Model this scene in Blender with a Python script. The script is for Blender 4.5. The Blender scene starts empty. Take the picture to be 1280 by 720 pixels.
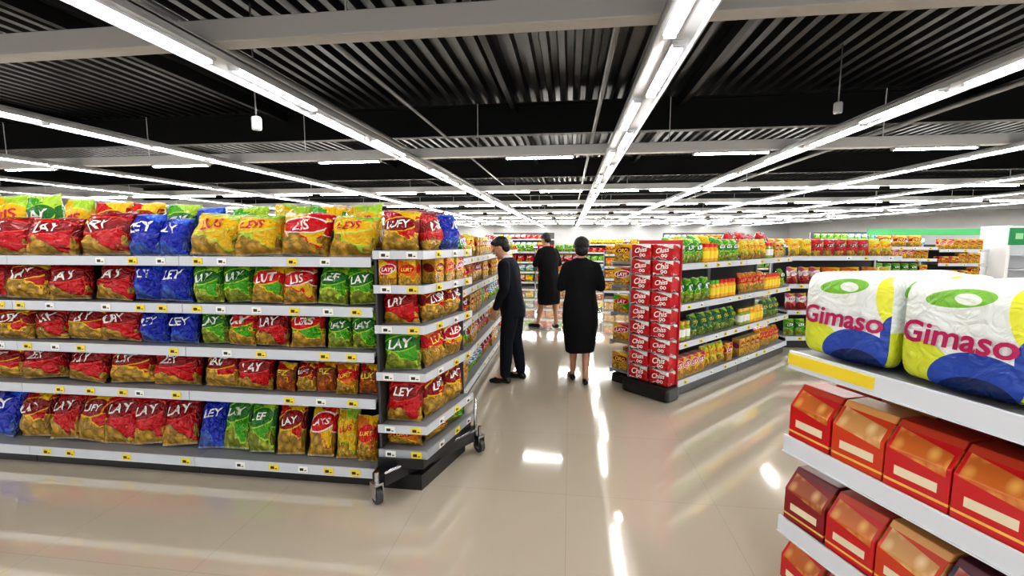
import bpy, bmesh, math, random
from mathutils import Vector, Matrix, noise
random.seed(7)
scene = bpy.context.scene
col = scene.collection
R = math.radians
try:
    scene.view_settings.view_transform = 'Standard'
    scene.view_settings.look = 'Medium High Contrast'
except Exception:
    pass

# ------------------------------------------------------------------ nodes / materials
def mth(nt, op, a, b=None, c=None):
    n = nt.nodes.new('ShaderNodeMath'); n.operation = op
    for i, v in enumerate((a, b, c)):
        if v is None: continue
        if hasattr(v, 'links'): nt.links.new(v, n.inputs[i])
        else: n.inputs[i].default_value = v
    return n.outputs[0]

def mix(nt, fac, a, b):
    n = nt.nodes.new('ShaderNodeMix'); n.data_type = 'RGBA'
    for s, v in ((n.inputs[0], fac), (n.inputs[6], a), (n.inputs[7], b)):
        if hasattr(v, 'links'): nt.links.new(v, s)
        elif isinstance(v, (int, float)): s.default_value = v
        else: s.default_value = (v[0], v[1], v[2], 1)
    return n.outputs[2]

def newmat(name):
    m = bpy.data.materials.new(name); m.use_nodes = True
    nt = m.node_tree
    return m, nt, nt.nodes['Principled BSDF']

def M(name, c, r=.5, metal=0, bump=0, bscale=40, var=0, emis=0, coat=0):
    m, nt, p = newmat(name)
    p.inputs['Base Color'].default_value = (*c, 1)
    p.inputs['Roughness'].default_value = r
    p.inputs['Metallic'].default_value = metal
    if coat: p.inputs['Coat Weight'].default_value = coat
    if emis:
        p.inputs['Emission Color'].default_value = (*c, 1)
        p.inputs['Emission Strength'].default_value = emis
    if bump or var:
        tc = nt.nodes.new('ShaderNodeTexCoord'); nz = nt.nodes.new('ShaderNodeTexNoise')
        nz.inputs['Scale'].default_value = bscale; nz.inputs['Detail'].default_value = 3
        nt.links.new(tc.outputs['Object'], nz.inputs['Vector'])
        if var:
            o = mix(nt, nz.outputs['Fac'], tuple(x*(1-var) for x in c), tuple(min(1, x*(1+var)) for x in c))
            nt.links.new(o, p.inputs['Base Color'])
        if bump:
            b = nt.nodes.new('ShaderNodeBump'); b.inputs['Strength'].default_value = bump
            b.inputs['Distance'].default_value = .01
            nt.links.new(nz.outputs['Fac'], b.inputs['Height']); nt.links.new(b.outputs[0], p.inputs['Normal'])
    return m

def pack_mat(name, base, accent, badge, chip, lev=.34, by=.64, bw=.42, bh=.17, rough=.17, ring=None):
    m, nt, p = newmat(name)
    tc = nt.nodes.new('ShaderNodeTexCoord'); sp = nt.nodes.new('ShaderNodeSeparateXYZ')
    nt.links.new(tc.outputs['UV'], sp.inputs[0]); u, v = sp.outputs[0], sp.outputs[1]
    oi = nt.nodes.new('ShaderNodeObjectInfo')
    ofs = nt.nodes.new('ShaderNodeVectorMath'); ofs.operation = 'ADD'
    cx = nt.nodes.new('ShaderNodeCombineXYZ'); nt.links.new(mth(nt, 'MULTIPLY', oi.outputs['Random'], 9.0), cx.inputs[2])
    nt.links.new(tc.outputs['UV'], ofs.inputs[0]); nt.links.new(cx.outputs[0], ofs.inputs[1])
    vec = ofs.outputs[0]
    nz = nt.nodes.new('ShaderNodeTexNoise'); nz.inputs['Scale'].default_value = 4
    nt.links.new(vec, nz.inputs['Vector'])
    n = nz.outputs['Fac']
    vo = nt.nodes.new('ShaderNodeTexVoronoi'); vo.inputs['Scale'].default_value = 6
    nt.links.new(vec, vo.inputs['Vector'])
    c0 = mix(nt, n, tuple(x*.75 for x in base), base)
    diag = mth(nt, 'ADD', mth(nt, 'ADD', v, mth(nt, 'MULTIPLY', u, .35)), mth(nt, 'MULTIPLY', n, .2))
    c1 = mix(nt, mth(nt, 'GREATER_THAN', diag, 1.16), c0, accent)
    cc = mix(nt, mth(nt, 'MINIMUM', mth(nt, 'MULTIPLY', vo.outputs['Distance'], 1.6), 1.0), chip, tuple(x*.35 for x in chip))
    wave = mth(nt, 'ADD', v, mth(nt, 'MULTIPLY', mth(nt, 'SINE', mth(nt, 'MULTIPLY', u, 5.5)), -.12))
    wave = mth(nt, 'ADD', wave, mth(nt, 'MULTIPLY', mth(nt, 'SUBTRACT', n, .5), .5))
    c1b = mix(nt, mth(nt, 'LESS_THAN', wave, lev+.04), c1, accent)
    c2 = mix(nt, mth(nt, 'LESS_THAN', wave, lev), c1b, cc)
    e = mth(nt, 'ADD', mth(nt, 'POWER', mth(nt, 'DIVIDE', mth(nt, 'ABSOLUTE', mth(nt, 'SUBTRACT', u, .5)), bw), 2.0),
            mth(nt, 'POWER', mth(nt, 'DIVIDE', mth(nt, 'ABSOLUTE', mth(nt, 'SUBTRACT', mth(nt, 'SUBTRACT', v, by), mth(nt, 'MULTIPLY', mth(nt, 'SUBTRACT', u, .5), .12))), bh), 2.0))
    if ring: c2 = mix(nt, mth(nt, 'LESS_THAN', e, 1.3), c2, ring)
    c3 = mix(nt, mth(nt, 'LESS_THAN', e, 1.0), c2, badge)
    seal = mth(nt, 'GREATER_THAN', mth(nt, 'ABSOLUTE', mth(nt, 'SUBTRACT', v, .5)), .465)
    c4 = mix(nt, mth(nt, 'MULTIPLY', seal, .3), c3, (.7, .7, .7))
    nt.links.new(c4, p.inputs['Base Color'])
    p.inputs['Roughness'].default_value = rough
    nz2 = nt.nodes.new('ShaderNodeTexNoise'); nz2.inputs['Scale'].default_value = 6; nz2.inputs['Distortion'].default_value = 1.6
    nt.links.new(vec, nz2.inputs['Vector'])
    b = nt.nodes.new('ShaderNodeBump'); b.inputs['Strength'].default_value = .85; b.inputs['Distance'].default_value = .035
    nt.links.new(nz2.outputs['Fac'], b.inputs['Height']); nt.links.new(b.outputs[0], p.inputs['Normal'])
    return m

WHITE = (.85, .85, .85)
steel_white = M('shelf_white', (.58, .61, .66), .35, .0)
steel_grey = M('shelf_grey', (.42, .45, .5), .35, .5)
plate_grey = M('plate_grey', (.25, .26, .28), .5, .2)
panel_grey = M('panel_grey', (.06, .06, .065), .6)
black = M('black_plastic', (.008, .008, .009), .35)
chrome = M('chrome', (.6, .6, .62), .25, 1)
rubber = M('rubber', (.05, .05, .055), .6)
frame_white = M('frame_white', (.78, .79, .8), .5, 0)
rail_grey = M('rail_grey', (.5, .51, .53), .5, 0)
beam_grey_unlit = M('beam_grey_unlit', (.4, .385, .37), .6)
tube_m = M('tube', (1, .98, .94), .5, emis=62)
tag_yellow = M('tag_yellow', (.85, .65, .03), .5)
tag_white = M('tag_white', (.85, .85, .8), .5)
txt_white = M('ink_white', (.9, .9, .88), .35)
txt_red = M('ink_red', (.6, .01, .03), .35)
txt_blue = M('ink_blue', (.01, .03, .25), .35)
txt_black = M('ink_black', (.02, .02, .02), .35)
txt_yellow = M('ink_yellow', (.9, .7, .05), .35)

RED=(.64,.004,.01); DRED=(.28,.003,.006); BLUE=(.005,.025,.46); YEL=(.88,.54,.008); GRN=(.07,.43,.01); DGRN=(.01,.13,.03)
ORG=(.8,.2,.01); CHIP=(.85,.5,.06); BRN=(.25,.09,.02); CYAN=(.05,.45,.6); PINK=(.7,.1,.25); LIME=(.4,.65,.04)
K = {
 'red': (pack_mat('p_red', RED, DRED, DRED, CHIP, lev=.22, ring=(.75,.05,.04)), txt_white, ['LAY','LEY','LRY'], 'glossy red snack bag with white lettering'),
 'redgold': (pack_mat('p_redgold', RED, YEL, DRED, CHIP, lev=.42, ring=YEL), txt_white, ['LUFY','LRIT','LAY'], 'red snack bag with golden crisps and white lettering'),
 'blue': (pack_mat('p_blue', BLUE, (.02,.12,.7), BLUE, (.1,.2,.7), lev=.18), txt_white, ['LEY','LY'], 'deep blue foil snack bag with white lettering'),
 'yellow': (pack_mat('p_yellow', YEL, LIME, YEL, CHIP, lev=.25, ring=(.6,.75,.1)), txt_red, ['LAYS','LEYS','LUS'], 'yellow snack bag with red lettering'),
 'yelred': (pack_mat('p_yelred', YEL, RED, RED, CHIP, lev=.3, ring=WHITE), txt_white, ['LAYS','LEY','LIS'], 'yellow snack bag with red badge and white lettering'),
 'green': (pack_mat('p_green', GRN, LIME, (.02,.2,.02), (.5,.6,.05), lev=.28, ring=LIME), txt_white, ['LAY','LEF','LIT'], 'bright green snack bag with white lettering'),
 'greenred': (pack_mat('p_greenred', GRN, YEL, RED, CHIP, lev=.3, ring=YEL), txt_white, ['LAY','LERS','LUT'], 'green snack bag with a red badge and white lettering'),
 'orange': (pack_mat('p_orange', ORG, YEL, RED, CHIP, lev=.35), txt_yellow, ['LURT','LAY'], 'orange snack bag with a red badge'),
 'brown': (pack_mat('p_brown', RED, YEL, BRN, ORG, lev=.5), txt_yellow, ['LUY','FIZ'], 'small red and brown biscuit packet'),
 'dgreen': (pack_mat('p_dgreen', DGRN, LIME, DGRN, (.3,.4,.03), lev=.22), txt_yellow, ['CAF'], 'dark green pouch with yellow lettering'),
 'teal': (pack_mat('p_teal', CYAN, WHITE, WHITE, LIME, lev=.3), txt_blue, ['OSO'], 'teal and white packet'),
 'pink': (pack_mat('p_pink', PINK, YEL, WHITE, RED, lev=.35), txt_red, ['BON'], 'pink packet with white badge'),
 'gold': (pack_mat('p_gold', (.75,.36,.03), YEL, DRED, CHIP, lev=.3), txt_yellow, ['ORO'], 'golden yellow packet with dark red badge'),
}

# ------------------------------------------------------------------ mesh helpers
def finish(bm, name, mats, smooth=True, uv=None):
    if uv:
        W, D, H = uv; L = bm.loops.layers.uv.verify()
        bm.normal_update()
        for f in bm.faces:
            side = abs(f.normal.x) > abs(f.normal.y)+.2
            for l in f.loops:
                c = l.vert.co
                l[L].uv = ((c.y/D+.5) if side else (c.x/W+.5), c.z/H)
    me = bpy.data.meshes.new(name); bm.to_mesh(me); bm.free()
    for m in mats: me.materials.append(m)
    for p in me.polygons: p.use_smooth = smooth
    return me

def obj(name, me, parent=None, mat=None, label=None, cat=None, group=None, kind=None):
    o = bpy.data.objects.new(name, me); col.objects.link(o)
    if parent: o.parent = parent
    if mat is not None: o.matrix_local = mat
    if label: o['label'] = label
    if cat: o['category'] = cat
    if group: o['group'] = group
    if kind: o['kind'] = kind
    return o

def add_box(bm, x0, x1, y0, y1, z0, z1, mi=0, bev=0):
    r = bmesh.ops.create_cube(bm, size=1)
    vs = r['verts']
    for v in vs:
        v.co = Vector(((x0+x1)/2+v.co.x*(x1-x0), (y0+y1)/2+v.co.y*(y1-y0), (z0+z1)/2+v.co.z*(z1-z0)))
    fs = set(f for v in vs for f in v.link_faces)
    for f in fs: f.material_index = mi
    if bev:
        es = list(set(e for v in vs for e in v.link_edges))
        rr = bmesh.ops.bevel(bm, geom=es, offset=bev, segments=2, affect='EDGES', profile=.5)
        for f in rr['faces']: f.material_index = mi

def boxmesh(name, dims, mat, bev=.004):
    bm = bmesh.new(); add_box(bm, *dims, bev=bev)
    return finish(bm, name, [mat], smooth=False)

# ------------------------------------------------------------------ PEOPLE
def sph(bm, c, r, seg=16, rot=None):
    mt = Matrix.Translation(c) @ (rot.to_4x4() if rot else Matrix.Identity(4)) @ Matrix.Diagonal((*(r if hasattr(r, '__len__') else (r, r, r)), 1))
    bmesh.ops.create_uvsphere(bm, u_segments=seg, v_segments=seg*2//3, radius=1, matrix=mt)
def cap(bm, a, b, ra, rb):
    a = Vector(a); b = Vector(b); d = b-a
    sph(bm, a, ra, 12); sph(bm, b, rb, 12)
    q = d.to_track_quat('Z', 'Y').to_matrix().to_4x4()
    bmesh.ops.create_cone(bm, cap_ends=True, segments=14, radius1=ra, radius2=rb, depth=d.length, matrix=Matrix.Translation((a+b)/2) @ q)
def chain(bm, pts):
    for (a, ra), (b, rb) in zip(pts, pts[1:]): cap(bm, a, b, ra, rb)
def loft(bm, rings, n=28):
    rr = []
    for (x, y, z), rx, ry in rings:
        rr.append([bm.verts.new((x+rx*math.cos(2*math.pi*i/n), y+ry*math.sin(2*math.pi*i/n), z)) for i in range(n)])
    for k in range(len(rr)-1):
        for i in range(n): bm.faces.new([rr[k][i], rr[k][(i+1) % n], rr[k+1][(i+1) % n], rr[k+1][i]])
    bm.faces.new(rr[-1]); bm.faces.new(rr[0][::-1])
def remesh(bm, name, mat, voxel, smooth=3, fold=0):
    me = bpy.data.meshes.new(name); bm.to_mesh(me); bm.free()
    o = bpy.data.objects.new(name, me); col.objects.link(o)
    r = o.modifiers.new('r', 'REMESH'); r.mode = 'VOXEL'; r.voxel_size = voxel
    s = o.modifiers.new('s', 'SMOOTH'); s.factor = .5; s.iterations = smooth
    dg = bpy.context.evaluated_depsgraph_get()
    out = bpy.data.meshes.new_from_object(o.evaluated_get(dg)); bpy.data.objects.remove(o)
    out.materials.clear(); out.materials.append(mat)
    for p in out.polygons: p.use_smooth = True
    if fold:
        for v in out.vertices:
            c = v.co; n = noise.noise(Vector((c.x*9, c.y*9, c.z*2.2)))+.5*noise.noise(Vector((c.x*20, c.y*20, c.z*7)))
            v.co = c+v.normal*n*fold
    return out
skin_m = M('skin', (.5, .27, .17), .5, var=.06)
hair_m = M('hair_black', (.005, .004, .004), .6, bump=.6, bscale=90)
cloth_m = M('cloth_black', (.006, .006, .0075), .9, bump=.5, bscale=14)
suit_m = M('suit_black', (.006, .008, .014), .85, bump=.5, bscale=14)
for mm in (cloth_m, suit_m): mm.node_tree.nodes['Principled BSDF'].inputs['Specular IOR Level'].default_value = .25
shoe_m = M('shoe_black', (.006, .006, .006), .25)
shirt_m = M('shirt', (.6, .6, .62), .7)
eye_m = M('eye', (.02, .015, .01), .2); lip_m = M('lips', (.4, .12, .1), .5)

def hand(bm, w, d, side, up):
    w = Vector(w); d = Vector(d).normalized(); side = Vector(side); side = (side-d*side.dot(d)).normalized(); n = d.cross(side)
    if n.dot(Vector(up)) < 0: n = -n
    rot = Matrix((side, d, n)).transposed()
    sph(bm, w+d*.045, (.038, .05, .015), 14, rot)
    for i, (off, ln) in enumerate(((.027, .068), (.009, .078), (-.009, .072), (-.026, .056))):
        b = w+d*.08+side*off; p1 = b+d*ln*.4-n*ln*.1; p2 = p1+d*ln*.25-n*ln*.22; p3 = p2+d*ln*.1-n*ln*.24
        chain(bm, [(b, .0088), (p1, .0082), (p2, .0078), (p3, .007)])
    b = w+d*.025+side*.03; p1 = b+side*.022+d*.025-n*.008; p2 = p1+side*.006+d*.025-n*.012
    chain(bm, [(b, .012), (p1, .0105), (p2, .009)])

def person(label, loc, deg, P):
    """local: facing +Y"""
    root_m = Matrix.Translation(loc) @ Matrix.Rotation(R(deg), 4, 'Z') @ Matrix.Scale(P.get('scale', 1), 4)
    cy = P['chest']
    bm = bmesh.new()
    loft(bm, [((0, 0, .80), .11, .075), ((0, 0, .88), .135, .085), ((0, cy*.3, 1.0), .115, .075), ((0, cy*.7, 1.16), .13, .085), ((0, cy, 1.27), .14, .085), ((0, cy, 1.35), .09, .06), ((0, cy+.005, 1.41), .05, .05)])
    hc = Vector((0, cy+P['hy'], P['hz']))
    cap(bm, (0, cy, 1.36), hc+Vector((0, -.015, -.06)), .054, .05)
    Hm = Matrix.Translation(hc) @ Matrix.Rotation(R(-P['bow']), 4, 'X')
    Hr = Hm.to_3x3()
    def hs(c, r): sph(bm, Hm @ Vector(c), r, 20, Hr)
    hs((0, -.012, .035), (.074, .092, .083)); hs((0, .02, -.02), (.062, .068, .085)); hs((0, .05, -.085), (.03, .03, .024)); hs((0, .035, -.065), (.048, .045, .035))
    hs((0, .072, .022), (.052, .022, .012))
    cap(bm, Hm @ Vector((0, .083, .012)), Hm @ Vector((0, .103, -.022)), .007, .012)
    hs((0, .084, -.052), (.024, .012, .009))
    for i, s in enumerate((-1, 1)):
        hs((s*.074, -.008, -.008), (.009, .018, .031)); hs((s*.035, .062, -.02), (.022, .02, .018))
        sh_ = Vector((s*.15, cy, 1.315)); el = Vector(P['el'][i]); wr = Vector(P['wr'][i])
        chain(bm, [(sh_, .038), (sh_.lerp(el, .4), .04), (el, .034), (el.lerp(wr, .3), .036), (wr, .024)])
        hd = P['hd'][i]
        hand(bm, wr, hd[0], hd[1], hd[2])
        hip = Vector((s*.08, 0, .86)); kn = Vector(P['kn'][i]); an = Vector(P['an'][i])
        chain(bm, [(hip, .072), (hip.lerp(kn, .45), .068), (kn, .048), (kn.lerp(an, .3)+Vector((0, -.012, 0)), .05), (kn.lerp(an, .7), .036), (an, .03)])
        chain(bm, [(an, .032), (an+Vector((P['toe'][i]*.09, .1, -.045)), .026)])
    body = obj('person', remesh(bm, 'body', skin_m, .0058, 2), mat=root_m, label=label, cat='person')
    bm = bmesh.new()
    def hh(c, r): sph(bm, Hm @ Vector(c), r, 24, Hr)
    if P['hair'] == 'woman':
        hh((0, -.022, .042), (.086, .098, .09)); hh((0, -.05, -.02), (.077, .058, .075)); hh((0, .02, .085), (.06, .06, .04)); hh((.0, -.075, .09), (.045, .04, .036))
    else:
        hh((0, -.02, .05), (.081, .093, .082)); hh((0, -.055, .0), (.066, .05, .07)); hh((0, .045, .092), (.055, .04, .028))
    hm = remesh(bm, 'hair', hair_m, .007, 2)
    for v in hm.vertices:
        c = v.co; v.co = c+v.normal*.004*noise.noise(c*60)
    obj('hair', hm, body, label='short black hair')
    for s in (-1, 1):
        bm = bmesh.new(); sph(bm, Hm @ Vector((s*.03, .0735, .0)), (.013, .009, .0065), 12, Hr)
        obj('eye', finish(bm, 'eye', [eye_m]), body)
    bm = bmesh.new(); sph(bm, Hm @ Vector((0, .093, -.052)), (.02, .005, .0055), 12, Hr)
    obj('mouth', finish(bm, 'mouth', [lip_m]), body)
    bm = bmesh.new()
    loft(bm, P['coat'])
    for i, s in enumerate((-1, 1)):
        sh_ = Vector((s*.155, cy, 1.325)); el = Vector(P['el'][i]); wr = Vector(P['wr'][i]); sl = P.get('sleeve', 1.0)
        chain(bm, [((s*.07, cy, 1.37), .045), (sh_, .066), (sh_.lerp(el, .45), .06), (el, .052), (el.lerp(wr, .5), .048), (el.lerp(wr, sl), .04)])
    obj(P['coatname'], remesh(bm, 'coat', P['cm'], .011, 4, fold=.012), body, label=P['coatlabel'])
    if P.get('trousers'):
        bm = bmesh.new()
        loft(bm, [((0, 0, .76), .14, .1), ((0, 0, .84), .16, .115), ((0, 0, .95), .15, .105)])
        for i, s in enumerate((-1, 1)):
            hip = Vector((s*.088, 0, .84)); kn = Vector(P['kn'][i]); an = Vector(P['an'][i])
            chain(bm, [(hip, .1), (hip.lerp(kn, .5), .09), (kn, .074), (kn.lerp(an, .5)+Vector((0, -.005, 0)), .07), (an+Vector((0, 0, .02)), .058)])
        obj('trousers', remesh(bm, 'trousers', P['cm'], .011, 3, fold=.006), body, label='black suit trousers')
        bm = bmesh.new(); loft(bm, [((0, cy+.008, 1.385), .068, .062), ((0, cy+.012, 1.43), .058, .056)])
        obj('collar', remesh(bm, 'collar', shirt_m, .008, 1), body, label='pale shirt collar')
    for i, s in enumerate((-1, 1)):
        an = Vector(P['an'][i]); tx = P['toe'][i]; lift = an.z-.085
        bm = bmesh.new(); z = lift+.03
        heel = Vector((an.x, an.y-.035, z)); ball = Vector((an.x+tx*.1, an.y+.1, z-.002)); toe = Vector((an.x+tx*.14, an.y+.155, z-.008))
        chain(bm, [(heel, .034), (an+Vector((tx*.03, .03, -.045)), .036), (ball, .04), (toe, .026)])
        if P.get('trousers'): cap(bm, heel+Vector((0, .01, .02)), an+Vector((0, 0, -.01)), .036, .036)
        sm = remesh(bm, 'shoe', shoe_m, .007, 2)
        for v in sm.vertices:
            if v.co.z < lift+.004: v.co.z = lift+.001
        obj('shoe', sm, body, label='black leather shoe' if P.get('trousers') else 'flat black shoe')
    return body

person('man in a black suit leaning towards the snack shelf', (-.62, 4.95, 0), 80, dict(
    chest=.06, hy=.085, hz=1.51, bow=26, hair='man', scale=1.0,
    el=[(-.23, .03, 1.08), (.23, .02, 1.08)], wr=[(-.22, .14, .86), (.23, .10, .85)],
    hd=[((0, .25, -1), (.2, 1, 0), (-1, 0, 0)), ((0, .25, -1), (-.2, 1, 0), (1, 0, 0))],
    kn=[(-.1, .05, .47), (.1, .0, .47)], an=[(-.11, .06, .085), (.1, -.06, .085)], toe=[-.2, .2],
    coat=[((0, .0, .74), .175, .135), ((0, .0, .84), .185, .14), ((0, .02, 1.0), .16, .12), ((0, .04, 1.16), .175, .12), ((0, .06, 1.3), .175, .115), ((0, .06, 1.37), .12, .085), ((0, .065, 1.41), .068, .062)],
    coatname='jacket', coatlabel='black suit jacket', cm=suit_m, trousers=True, sleeve=.93))
person('woman in a long black dress coat walking away along the aisle', (.13, 5.0, 0), 3, dict(
    chest=.0, hy=.015, hz=1.535, bow=6, hair='woman', scale=.985,
    el=[(-.225, .0, 1.1), (.225, .0, 1.1)], wr=[(-.12, .20, 1.12), (.12, .20, 1.14)],
    hd=[((.9, .5, .1), (0, .2, 1), (0, 1, 0)), ((-.9, .5, .1), (0, .2, 1), (0, 1, 0))],
    kn=[(-.075, .06, .48), (.075, .02, .47)], an=[(-.07, .10, .085), (.055, -.12, .10)], toe=[-.25, .15],
    coat=[((0, 0, .36), .16, .135), ((0, 0, .5), .185, .145), ((0, 0, .7), .205, .15), ((0, 0, .86), .2, .145), ((0, 0, 1.05), .165, .12), ((0, 0, 1.2), .18, .125), ((0, 0, 1.32), .172, .11), ((0, 0, 1.385), .11, .08), ((0, .0, 1.43), .062, .06)],
    coatname='coat', coatlabel='long black coat reaching the calves', cm=cloth_m, sleeve=.9))
person('person in a loose black knee-length coat with bare legs, head bowed', (-.36, 8.15, 0), 38, dict(
    chest=.05, hy=.06, hz=1.53, bow=24, hair='man', scale=1.045,
    el=[(-.25, .06, 1.12), (.25, .06, 1.12)], wr=[(-.1, .27, 1.22), (.1, .27, 1.22)],
    hd=[((.6, .7, .3), (.3, 0, 1), (-1, .3, 0)), ((-.6, .7, .3), (-.3, 0, 1), (1, .3, 0))],
    kn=[(-.12, .05, .48), (.11, .0, .48)], an=[(-.16, .12, .085), (.13, -.04, .085)], toe=[-.5, .3],
    coat=[((0, 0, .42), .21, .15), ((0, 0, .6), .22, .155), ((0, 0, .8), .21, .15), ((0, .02, 1.0), .195, .14), ((0, .05, 1.2), .21, .14), ((0, .05, 1.32), .182, .12), ((0, .05, 1.4), .11, .085), ((0, .055, 1.43), .068, .064)],
    coatname='coat', coatlabel='loose black coat', cm=cloth_m, sleeve=.9))

# ------------------------------------------------------------------ text and products
_tc = {}
def text_geo(body, shear=.0, off=.022):
    key = (body, shear)
    if key in _tc: return _tc[key]
    cu = bpy.data.curves.new('t', 'FONT'); cu.body = body; cu.shear = shear; cu.offset = off; cu.resolution_u = 3
    o = bpy.data.objects.new('t', cu); col.objects.link(o)
    dg = bpy.context.evaluated_depsgraph_get(); dg.update()
    me = bpy.data.meshes.new_from_object(o.evaluated_get(dg))
    bpy.data.objects.remove(o)
    bm = bmesh.new(); bm.from_mesh(me); bpy.data.meshes.remove(me)
    xs = [v.co.x for v in bm.verts]; ys = [v.co.y for v in bm.verts]
    w = max(xs)-min(xs); cx = (max(xs)+min(xs))/2; cy = (max(ys)+min(ys))/2
    for v in bm.verts: v.co = Vector(((v.co.x-cx)/w, (v.co.y-cy)/w, 0))
    h = (max(ys)-min(ys))/w
    bmesh.ops.triangulate(bm, faces=bm.faces[:])
    for k in range(3):
        es = [e for e in bm.edges if e.calc_length() > .09]
        if not es: break
        bmesh.ops.subdivide_edges(bm, edges=es, cuts=1)
        bmesh.ops.triangulate(bm, faces=bm.faces[:])
    bm.verts.ensure_lookup_table(); bm.verts.index_update()
    vs = [(v.co.x, v.co.y) for v in bm.verts]
    fs = [[v.index for v in f.verts] for f in bm.faces]
    bm.free()
    _tc[key] = (vs, fs, h); return _tc[key]

def add_text(bm, body, w, cx, cz, surf, mi, shear=.0, maxh=9, eps=.003, rot=0):
    vs, fs, h = text_geo(body, shear)
    s = w if h*w < maxh else maxh/h
    nv = []
    cr, sr = math.cos(rot), math.sin(rot)
    for x, y in vs:
        X = cx+(x*cr-y*sr)*s; Z = cz+(x*sr+y*cr)*s
        nv.append(bm.verts.new((X, surf(X, Z)-eps, Z)))
    for f in fs:
        try:
            ff = bm.faces.new([nv[i] for i in f]); ff.material_index = mi
        except ValueError: pass

_mc = {}
def hash_(k):
    return (sum(ord(c) for c in str(k)) % 97)*1.37

def bag_mesh(kind, W, H, T, ti=0, nu=14, nv=16):
    key = ('bag', kind, W, H, T, ti)
    if key in _mc: return _mc[key]
    mat, tm, texts, lab = K[kind]
    T = T*1.18
    sd = hash_(key)
    def prof(v): return max(0, 1-min(1, abs(v)/.93)**3.2)**.7
    def depth(u, v):
        pv = prof(v)
        pu = max(0, 1-abs(u)**2.6)**.6
        d = T/2*pu*pv
        d *= 1+.4*noise.noise(Vector((u*2.2, v*2.6, sd)))
        d += pu*.007*math.sin(u*22+sd)*math.exp(-((abs(v)-.82)/.15)**2)
        d += .022*pu*pv*noise.noise(Vector((u*5, v*3+u*2, sd+9)))
        return max(d, 0)+(.0012 if abs(u) < .99 else 0)
    def skew(v): return .05*W*noise.noise(Vector((v*1.5, sd, 3)))
    def shape(u, v):
        return W/2*u*(1-.08*prof(v))+skew(v), H/2*(v+1)+.05*H*noise.noise(Vector((u*1.4, sd, 7)))*max(0, v)
    bm = bmesh.new()
    for side in (-1, 1):
        g = []
        for j in range(nv+1):
            v = -1+2*j/nv; row = []
            for i in range(nu+1):
                u = -1+2*i/nu
                x, z = shape(u, v); y = side*depth(u, v)
                row.append(bm.verts.new((x, y, z)))
            g.append(row)
        for j in range(nv):
            for i in range(nu):
                q = [g[j][i], g[j][i+1], g[j+1][i+1], g[j+1][i]]
                if side > 0: q.reverse()
                bm.faces.new(q)
    bmesh.ops.remove_doubles(bm, verts=bm.verts[:], dist=.0002)
    def surf(x, z):
        v = max(-1, min(1, z/H*2-1))
        u = max(-1, min(1, (x-skew(v))/(W/2*(1-.08*prof(v)))))
        return -depth(u, v)
    tw = (.64, .54, .6)[ti % 3]
    add_text(bm, texts[ti % len(texts)], W*tw, 0, H*(.64, .66, .62)[ti % 3], surf, 1, shear=.25, maxh=H*(.24, .2, .22)[ti % 3], eps=.004, rot=(.12, .02, .2)[ti % 3])
    me = finish(bm, 'bag', [mat, tm], uv=(W, T, H))
    _mc[key] = me; return me

def carton_mesh(kind, W, D, H, ti=0, text=True):
    key = ('box', kind, W, D, H, ti)
    if key in _mc: return _mc[key]
    mat, tm, texts, lab = K[kind]
    bm = bmesh.new(); add_box(bm, -W/2, W/2, -D/2, D/2, 0, H, bev=min(W, D, H)*.06)
    if text: add_text(bm, texts[ti % len(texts)], W*.65, 0, H*.62, lambda x, z: -D/2, 1, shear=.2, maxh=H*.22, eps=.0015)
    me = finish(bm, 'carton', [mat, tm], smooth=False, uv=(W, D, H))
    _mc[key] = me; return me

def lathe(bm, prof, n=14):
    rings = []
    for r, z, m in prof:
        rings.append([bm.verts.new((r*math.cos(2*math.pi*i/n), r*math.sin(2*math.pi*i/n), z)) for i in range(n)])
    for k in range(len(rings)-1):
        for i in range(n):
            f = bm.faces.new([rings[k][i], rings[k][(i+1) % n], rings[k+1][(i+1) % n], rings[k+1][i]])
            f.material_index = prof[k+1][2]
    f = bm.faces.new(rings[-1]); f.material_index = prof[-1][2]
    f = bm.faces.new(rings[0][::-1]); f.material_index = prof[0][2]

lid_m = {'red': M('lid_red', RED, .35), 'gold': M('lid_gold', (.7, .45, .08), .3, .6), 'green': M('lid_green', GRN, .35), 'black': black}
glass_m = {'coffee': M('jar_coffee', (.06, .02, .008), .08), 'honey': M('jar_honey', (.8, .38, .02), .08), 'pickle': M('jar_pickle', (.3, .36, .03), .08), 'sauce': M('jar_sauce', (.6, .06, .01), .08)}
def jar_mesh(c, lid, H=.2, r=.045):
    key = ('jar', c, lid, H, r)
    if key in _mc: return _mc[key]
    bm = bmesh.new()
    lathe(bm, [(r*.85, 0, 0), (r, .008, 0), (r, H*.2, 0), (r*1.01, H*.2, 2), (r*1.01, H*.6, 2), (r, H*.6, 0), (r, H*.7, 0), (r*.75, H*.8, 0), (r*.75, H*.82, 0), (r*.82, H*.82, 1), (r*.82, H*.98, 1), (r*.78, H, 1)])
    me = finish(bm, 'jar', [glass_m[c], lid_m[lid], {'coffee': tag_yellow, 'honey': tag_yellow, 'pickle': tag_white, 'sauce': tag_yellow}[c]], smooth=False)
    _mc[key] = me; return me

# ------------------------------------------------------------------ placing
def frame(ox, oy, deg): return Matrix.Translation((ox, oy, 0)) @ Matrix.Rotation(R(deg), 4, 'Z')

def put(me, name, label, cat, group, fr, x, y, z, rz=0, tilt=0, roll=0, s=1):
    m = fr @ Matrix.Translation((x, y, z)) @ Matrix.Rotation(R(rz), 4, 'Z') @ Matrix.Rotation(R(-tilt), 4, 'X') @ Matrix.Rotation(R(roll), 4, 'Y') @ Matrix.Scale(s, 4)
    o = bpy.data.objects.new(name, me); col.objects.link(o); o.matrix_world = m
    o['label'] = label; o['category'] = cat; o['group'] = group
    return o

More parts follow.
